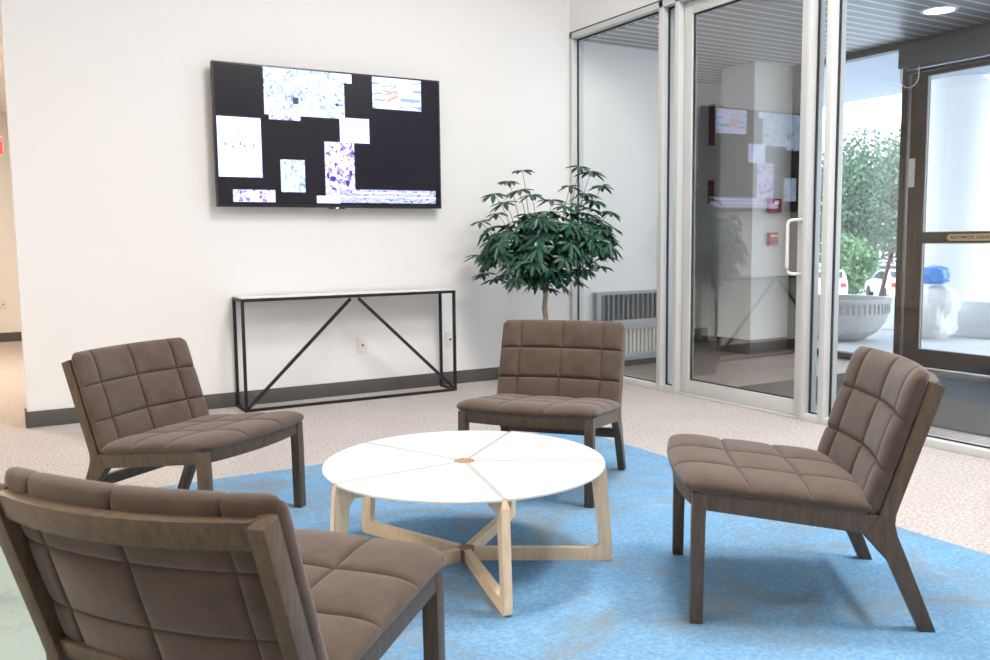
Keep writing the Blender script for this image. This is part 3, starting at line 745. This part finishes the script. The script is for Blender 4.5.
def make_chair():
    r = thing('lounge_chair', '', 'lounge chair')
    wd = M['ash']
    # front legs
    for s in (-1, 1):
        x0, x1 = sorted((s*HW, s*(HW-.040)))
        b = MB(); b.loft([[(x0 + (.003 if s < 0 else 0) if 0 else x0, OFF-.038, 0), (x1, OFF-.038, 0), (x1, OFF-.001, 0), (x0, OFF-.001, 0)],
                          [(x0, OFF-.042, .30), (x1, OFF-.042, .30), (x1, OFF-.003, .30), (x0, OFF-.003, .30)],
                          [(x0, OFF-.046, .392), (x1, OFF-.046, .392), (x1, OFF-.006, .392), (x0, OFF-.006, .392)]])
        b.build('leg', wd, r, bevel=.003)
    # rear legs running up into the back stiles
    post = [(-.688, 0), (-.6075, .2), (-.575, .280), (-.567, .312), (-.569, .340), (-.582, .382), (-.688, .707), (-.647, .722), (-.547, .412), (-.532, .365), (-.524, .338), (-.486, .281), (-.502, .261), (-.522, .238), (-.551, .206), (-.644, 0)]
    for s in (-1, 1):
        x0, x1 = sorted((s*HW, s*(HW-.034)))
        b = MB(); b.prism([(y+OFF, z) for y, z in post], x0, x1, 'x'); b.build('rear_leg_and_stile', wd, r, bevel=.003)
        x0, x1 = sorted((s*(HW-.002), s*(HW-.030)))
        b = MB(); b.prism([(y+OFF, z) for y, z in ((-.020, .392), (-.526, .338), (-.488, .283), (-.040, .341))], x0, x1, 'x'); b.build('side_rail', wd, r, bevel=.002)
    def arc_rail(name, yc, z0, z1, th, b_, half, tilt=0, sgn=1):
        n = 18; rings = []
        for k in range(n+1):
            x = -half + 2*half*k/n; y = yc + sgn*b_*(1-(x/half)**2)
            rings.append([(x, y-th/2, z0), (x, y+th/2, z0), (x, y+th/2-tilt, z1), (x, y-th/2-tilt, z1)])
        MB().loft(rings).build(name, wd, r, bevel=.003)
    arc_rail('front_apron', OFF-.020, .342, .390, .024, .030, HW-.040)
    arc_rail('top_rail', OFF-.648, .660, .715, .034, .050, HW-.034, .017, -1)
    arc_rail('lower_back_rail', OFF-.545, .330, .375, .022, .030, HW-.034, .012, -1)
    MB().bar((-HW+.034, OFF-.580, .205), (HW-.034, OFF-.580, .205), .024, .045).build('rear_stretcher', wd, r, bevel=.002)
    # seat cushion
    SD = .530
    def smap(x, y, z):
        v = y/(SD/2); yp = .014 - SD/2 + y
        yy = yp + .024*bow(x)*max(0, (v+1)/2) - .030*bow(x)*max(0, (1-v)/2)
        zz = .3915 + .115*min(yp, 0) + .024 - .005*bow(x)*(1-.3*v) + z
        if v > .55: zz -= .004*((v-.55)/.45)**2
        return (x, yy+OFF, zz)
    cushion(.636, SD, .056, [-.107, .107], [-SD/2+SD*.34, -SD/2+SD*.66], smap, corner=.045).build('seat_cushion', M['fabric'], r, smooth=True)
    BL = .442
    dy, dz = -.306, .952
    def bmap(x, y, z):
        s = y + BL/2
        yp = -.497 + dy*s - .045*bow(x) + z*dz
        zz = .329 + dz*s + z*(-dy)
        return (x, yp+OFF, zz)
    cushion(.612, BL, .056, [-.208, 0, .208], [BL/2-.30, BL/2-.148], bmap, corner=.03).build('back_cushion', M['fabric'], r, smooth=True)
    return r
def copy_tree(o, parent=None):
    c = o.copy(); C.objects.link(c); c.parent = parent
    for ch in list(o.children): copy_tree(ch, c)
    return c
chair0 = make_chair()
chairs = [((-3.63, -2.435), -143.4, .945, 'brown tufted lounge chair at left, set before the white wall beside the console table'),
          ((-2.10, -2.772), 129.5, .970, 'brown tufted lounge chair facing forward in front of the potted plant'),
          ((-3.904, -4.33), -51.0, .955, 'brown tufted lounge chair in the foreground with its back turned to the viewer'),
          ((-2.145, -4.235), 53.1, 1.0, 'brown tufted lounge chair at right near the glass wall, seen from its side')]
for i, ((x, y), a, sz, lb) in enumerate(chairs):
    c = chair0 if i == 0 else copy_tree(chair0)
    c.location = (x, y, .004); c.rotation_euler.z = math.radians(a); c.scale.z = sz; c['label'] = lb; c['group'] = 'lounge chairs around the coffee table'

# ------------------------------------------------------------------ potted umbrella tree
PX, PY = -.70, -.68
P.scale = (.88, .88, .93)
PT = thing('potted_tree', 'potted umbrella tree with drooping green leaves in the corner beside the glass', 'potted plant', (PX, PY, 0))
MB().lathe([(.13, 0), (.14, .01), (.175, .28), (.18, .30), (.165, .30), (.155, .26)], n=36).build('pot', M['pot'], PT, smooth=True)
MB().lathe([(.01, .262), (.157, .265), (.01, .275)], n=30).build('soil', M['soil'], PT)
rnd = random.Random(11)
tk = MB(); tk.tube([(0, 0, .26), (.012, 0, .45), (-.008, .01, .62), (.006, 0, .80), (0, 0, .95)], .021, 12, .017); tk.tube([(.02, .015, .26), (.018, .02, .5), (.0, .02, .8), (.01, .02, .95)], .013, 10, .01)
tk.build('trunk', M['bark'], PT, smooth=True)
leaves = MB(); stalks = MB()
def leaflet(p, d, nrm, L, Wd):
    d = d.normalized(); s = d.cross(nrm).normalized(); n_ = s.cross(d).normalized()
    prof = [(0, .0), (.18, .45), (.45, 1.0), (.75, .85), (1.0, .0)]
    bm = leaves.bm; mid = []; le = []; ri = []
    for t, w_ in prof:
        droop = -.22*L*t*t
        q = p + d*L*t + Vector((0, 0, droop))
        mid.append(bm.verts.new(q - n_*.004*w_)); 
        if w_ > 0:
            le.append(bm.verts.new(q + s*Wd*w_/2 + n_*.004)); ri.append(bm.verts.new(q - s*Wd*w_/2 + n_*.004))
    bm.faces.new((mid[0], le[0], mid[1])); bm.faces.new((mid[0], mid[1], ri[0]))
    for i in range(2):
        bm.faces.new((mid[i+1], le[i], le[i+1], mid[i+2])); bm.faces.new((mid[i+1], mid[i+2], ri[i+1], ri[i]))
    bm.faces.new((mid[3], le[2], mid[4])); bm.faces.new((mid[3], mid[4], ri[2]))
def whorl(p, axis, L, n_):
    axis = axis.normalized(); a = axis.orthogonal().normalized(); b_ = axis.cross(a)
    ph = rnd.uniform(0, 6)
    for k in range(n_):
        t = ph + 2*PI*k/n_ * .93
        d = (a*math.cos(t) + b_*math.sin(t)) + axis*rnd.uniform(-.35, .15)
        leaflet(p, d, axis, L*rnd.uniform(.85, 1.12), L*.31)
def stem(p0, p1):
    m_ = (p0+p1)/2 + Vector((0, 0, .03)); stalks.tube([p0, m_, p1], .0032, 5, .002)
# crown: two domes side by side with ragged undersides
cams = Vector((-.56, -.83, 0)); side = Vector((.83, -.56, 0))
def crown_pt(ang, el, k=1):
    return None
cores = [(-.24, 0, 1.10, .27, .25), (.22, .05, 1.15, .27, .27), (0, -.1, 1.08, .26, .24), (0, .18, 1.12, .28, .24), (-.36, .05, 1.05, .16, .16), (.36, -.05, 1.10, .16, .18), (.05, -.05, 1.22, .28, .17), (-.10, -.12, .97, .22, .17), (.14, .08, .98, .22, .17), (0, -.1, .90, .15, .13)]
br = MB()
for cx, cy, cz, rr, rz_ in cores:
    c = side*cx - cams*cy + Vector((0, 0, cz-.06))
    br.tube([Vector((0, 0, .90)), c*.5 + Vector((0, 0, .47)), c], .010, 6, .005)
br.build('branches', M['bark'], PT, smooth=True)
for cx, cy, cz, rr, rz_ in cores:
    n_ = 30 if rr > .2 else 14
    for k in range(n_):
        v = Vector((rnd.gauss(0, 1), rnd.gauss(0, 1), rnd.gauss(0, .9))).normalized()*rnd.uniform(.62, 1.0)
        c = side*cx - cams*cy + Vector((0, 0, cz))
        p = c + Vector((v.x*rr, v.y*rr, v.z*rz_))
        ax = Vector((v.x*.9, v.y*.9, .75 + .5*max(0, v.z)))
        whorl(p, ax, rnd.uniform(.085, .125), rnd.choice((7, 8, 8, 9)))
        if k % 2 == 0: stem(c + Vector((v.x*rr*.3, v.y*rr*.3, -.05)), p)
# upright shoots on top and out at the sides
for sx, sz, dep in ((-.27, 1.56, 0), (-.17, 1.64, .05), (-.38, 1.47, 0), (-.20, 1.50, .1), (-.10, 1.46, 0), (-.31, 1.41, .08), (.25, 1.66, .03), (.33, 1.62, 0), (.42, 1.52, .05), (.18, 1.52, 0), (.30, 1.47, .1), (.36, 1.41, 0), (.04, 1.42, 0), (-.48, 1.27, 0), (-.36, 1.33, .1), (.47, 1.33, 0), (.48, 1.12, 0), (.46, 1.0, .05), (-.50, 1.02, 0), (-.47, .88, .05), (-.38, .84, 0), (.22, .82, 0), (.30, .90, .05), (-.25, .82, .1), (.02, .82, -.1), (.40, .93, 0), (.48, 1.22, .1)):
    p = side*sx - cams*dep + Vector((0, 0, sz)); root = side*sx*.7 - cams*dep + Vector((0, 0, min(1.25, max(1.0, sz-.22))))
    stem(root, p); whorl(p, Vector((sx*.4, 0, 1)), rnd.uniform(.10, .13), 8)
leaves.build('foliage', M['leaf'], PT)
stalks.build('stalks', M['leafstem'], PT, smooth=True)

# ------------------------------------------------------------------ lamps
def panel(x, y, z, sx, sy, e, col, lb, g):
    o = thing('unseen_light_panel', lb, 'ceiling light', (x, y, z), 0, g)
    fr = MB(); t = .02
    fr.box(-sx/2-t, -sx/2, -sy/2-t, sy/2+t, -.015, 0); fr.box(sx/2, sx/2+t, -sy/2-t, sy/2+t, -.015, 0); fr.box(-sx/2, sx/2, -sy/2-t, -sy/2, -.015, 0); fr.box(-sx/2, sx/2, sy/2, sy/2+t, -.015, 0)
    fr.build('frame', M['white'], o)
    MB().box(-sx/2, sx/2, -sy/2, sy/2, -.008, -.0005).build('diffuser', M['lampon'], o)
    L_ = bpy.data.lights.new('lamp', 'AREA'); L_.shape = 'RECTANGLE'; L_.size = sx; L_.size_y = sy; L_.energy = e; L_.color = col
    q = bpy.data.objects.new('lamp', L_); C.objects.link(q); q.parent = o; q.location = (0, 0, -.018)
warm = (1, .84, .66); neut = (1, .975, .95)
panel(-6.1, -1.8, 2.75, .6, .6, 12, warm, 'unseen square light panel added in the lower ceiling left of the lounge, nearest the white wall', 'added lower light panels')  # unseen warm panels, added for raking light on the left chairs
panel(-6.1, -3.9, 2.75, .6, .6, 66, warm, 'unseen square light panel added in the lower ceiling left of the lounge, far from the white wall', 'added lower light panels')
for x, y, e, c in ((-1.9, -3.4, 112, neut), (-1.1, -5.4, 130, neut), (-3.4, -6.6, 30, neut)):
    panel(x, y, ZC, .9, .9, e, c, 'unseen large square light panel added above the lounge seating', 'added lounge light panels')  # unseen panels, added and placed to balance the lounge light
panel(-5.2, 2.6, 2.68, .6, 1.2, 130, (1, .78, .56), 'warm ceiling light panel in the hallway', 'hallway light')

# ------------------------------------------------------------------ sky
for i, (loc, lb) in enumerate((((38.2, 26.4, -2.05), 'low green bush at left behind the parked cars'), ((43.6, 23.0, -2.05), 'low green bush at right behind the parked cars'))):
    rnd_ = random.Random(60+i); t = thing('roadside_bush', lb, 'bush', loc, 0, 'bushes behind the parked cars')
    leaf_crown(rnd_, [(rnd_.uniform(-.6, .6), rnd_.uniform(-.6, .6), .5+.35*k, 1.3, 1.3, .8) for k in range(7)], 3600, .14).build('foliage', M['bush'], t)
    MB().tube([(0, 0, 0), (0, .05, 1.6)], .08, 8, .03).build('stem', M['trunk'], t, smooth=True)
wd = bpy.data.worlds.new('sky'); bpy.context.scene.world = wd; wd.use_nodes = True
N = wd.node_tree.nodes; Lk = wd.node_tree.links; bg = N['Background']
tc = N.new('ShaderNodeTexCoord'); sp = N.new('ShaderNodeSeparateXYZ'); Lk.new(tc.outputs['Generated'], sp.inputs[0])
r = ramp(N, [(0.0, (.90, .95, 1.0)), (.35, (.86, .93, 1.0)), (1.0, (.66, .80, 1.0))])
Lk.new(sp.outputs['Z'], r.inputs['Fac']); Lk.new(r.outputs['Color'], bg.inputs['Color'])
bg.inputs['Strength'].default_value = 5.6

# ------------------------------------------------------------------ camera
cd = bpy.data.cameras.new('camera'); cam = bpy.data.objects.new('camera', cd); C.objects.link(cam)
f_px, yaw, pitch, roll = 879.4224, .531174, .10119, -.0113828
cd.sensor_width = 36; cd.lens = f_px/990*36; cd.clip_start = .05; cd.clip_end = 300
fw = Vector((math.sin(yaw)*math.cos(pitch), math.cos(yaw)*math.cos(pitch), -math.sin(pitch))); rt = Vector((math.cos(yaw), -math.sin(yaw), 0)); up = rt.cross(fw)
r2 = rt*math.cos(roll) + up*math.sin(roll); u2 = up*math.cos(roll) - rt*math.sin(roll)
mw = Matrix((r2, u2, -fw)).transposed().to_4x4(); mw.translation = Vector((-4.340635, -6.121469, 1.126803)); cam.matrix_world = mw
cd.dof.use_dof = True; cd.dof.focus_distance = 3.6; cd.dof.aperture_fstop = 6.3
sc = bpy.context.scene; sc.camera = cam
sc.view_settings.view_transform = 'Standard'; sc.view_settings.look = 'None'; sc.view_settings.gamma = 1; sc.view_settings.exposure = 0.06
sc.view_settings.use_curve_mapping = False
sc.cycles.max_bounces = 10; sc.cycles.transparent_max_bounces = 24
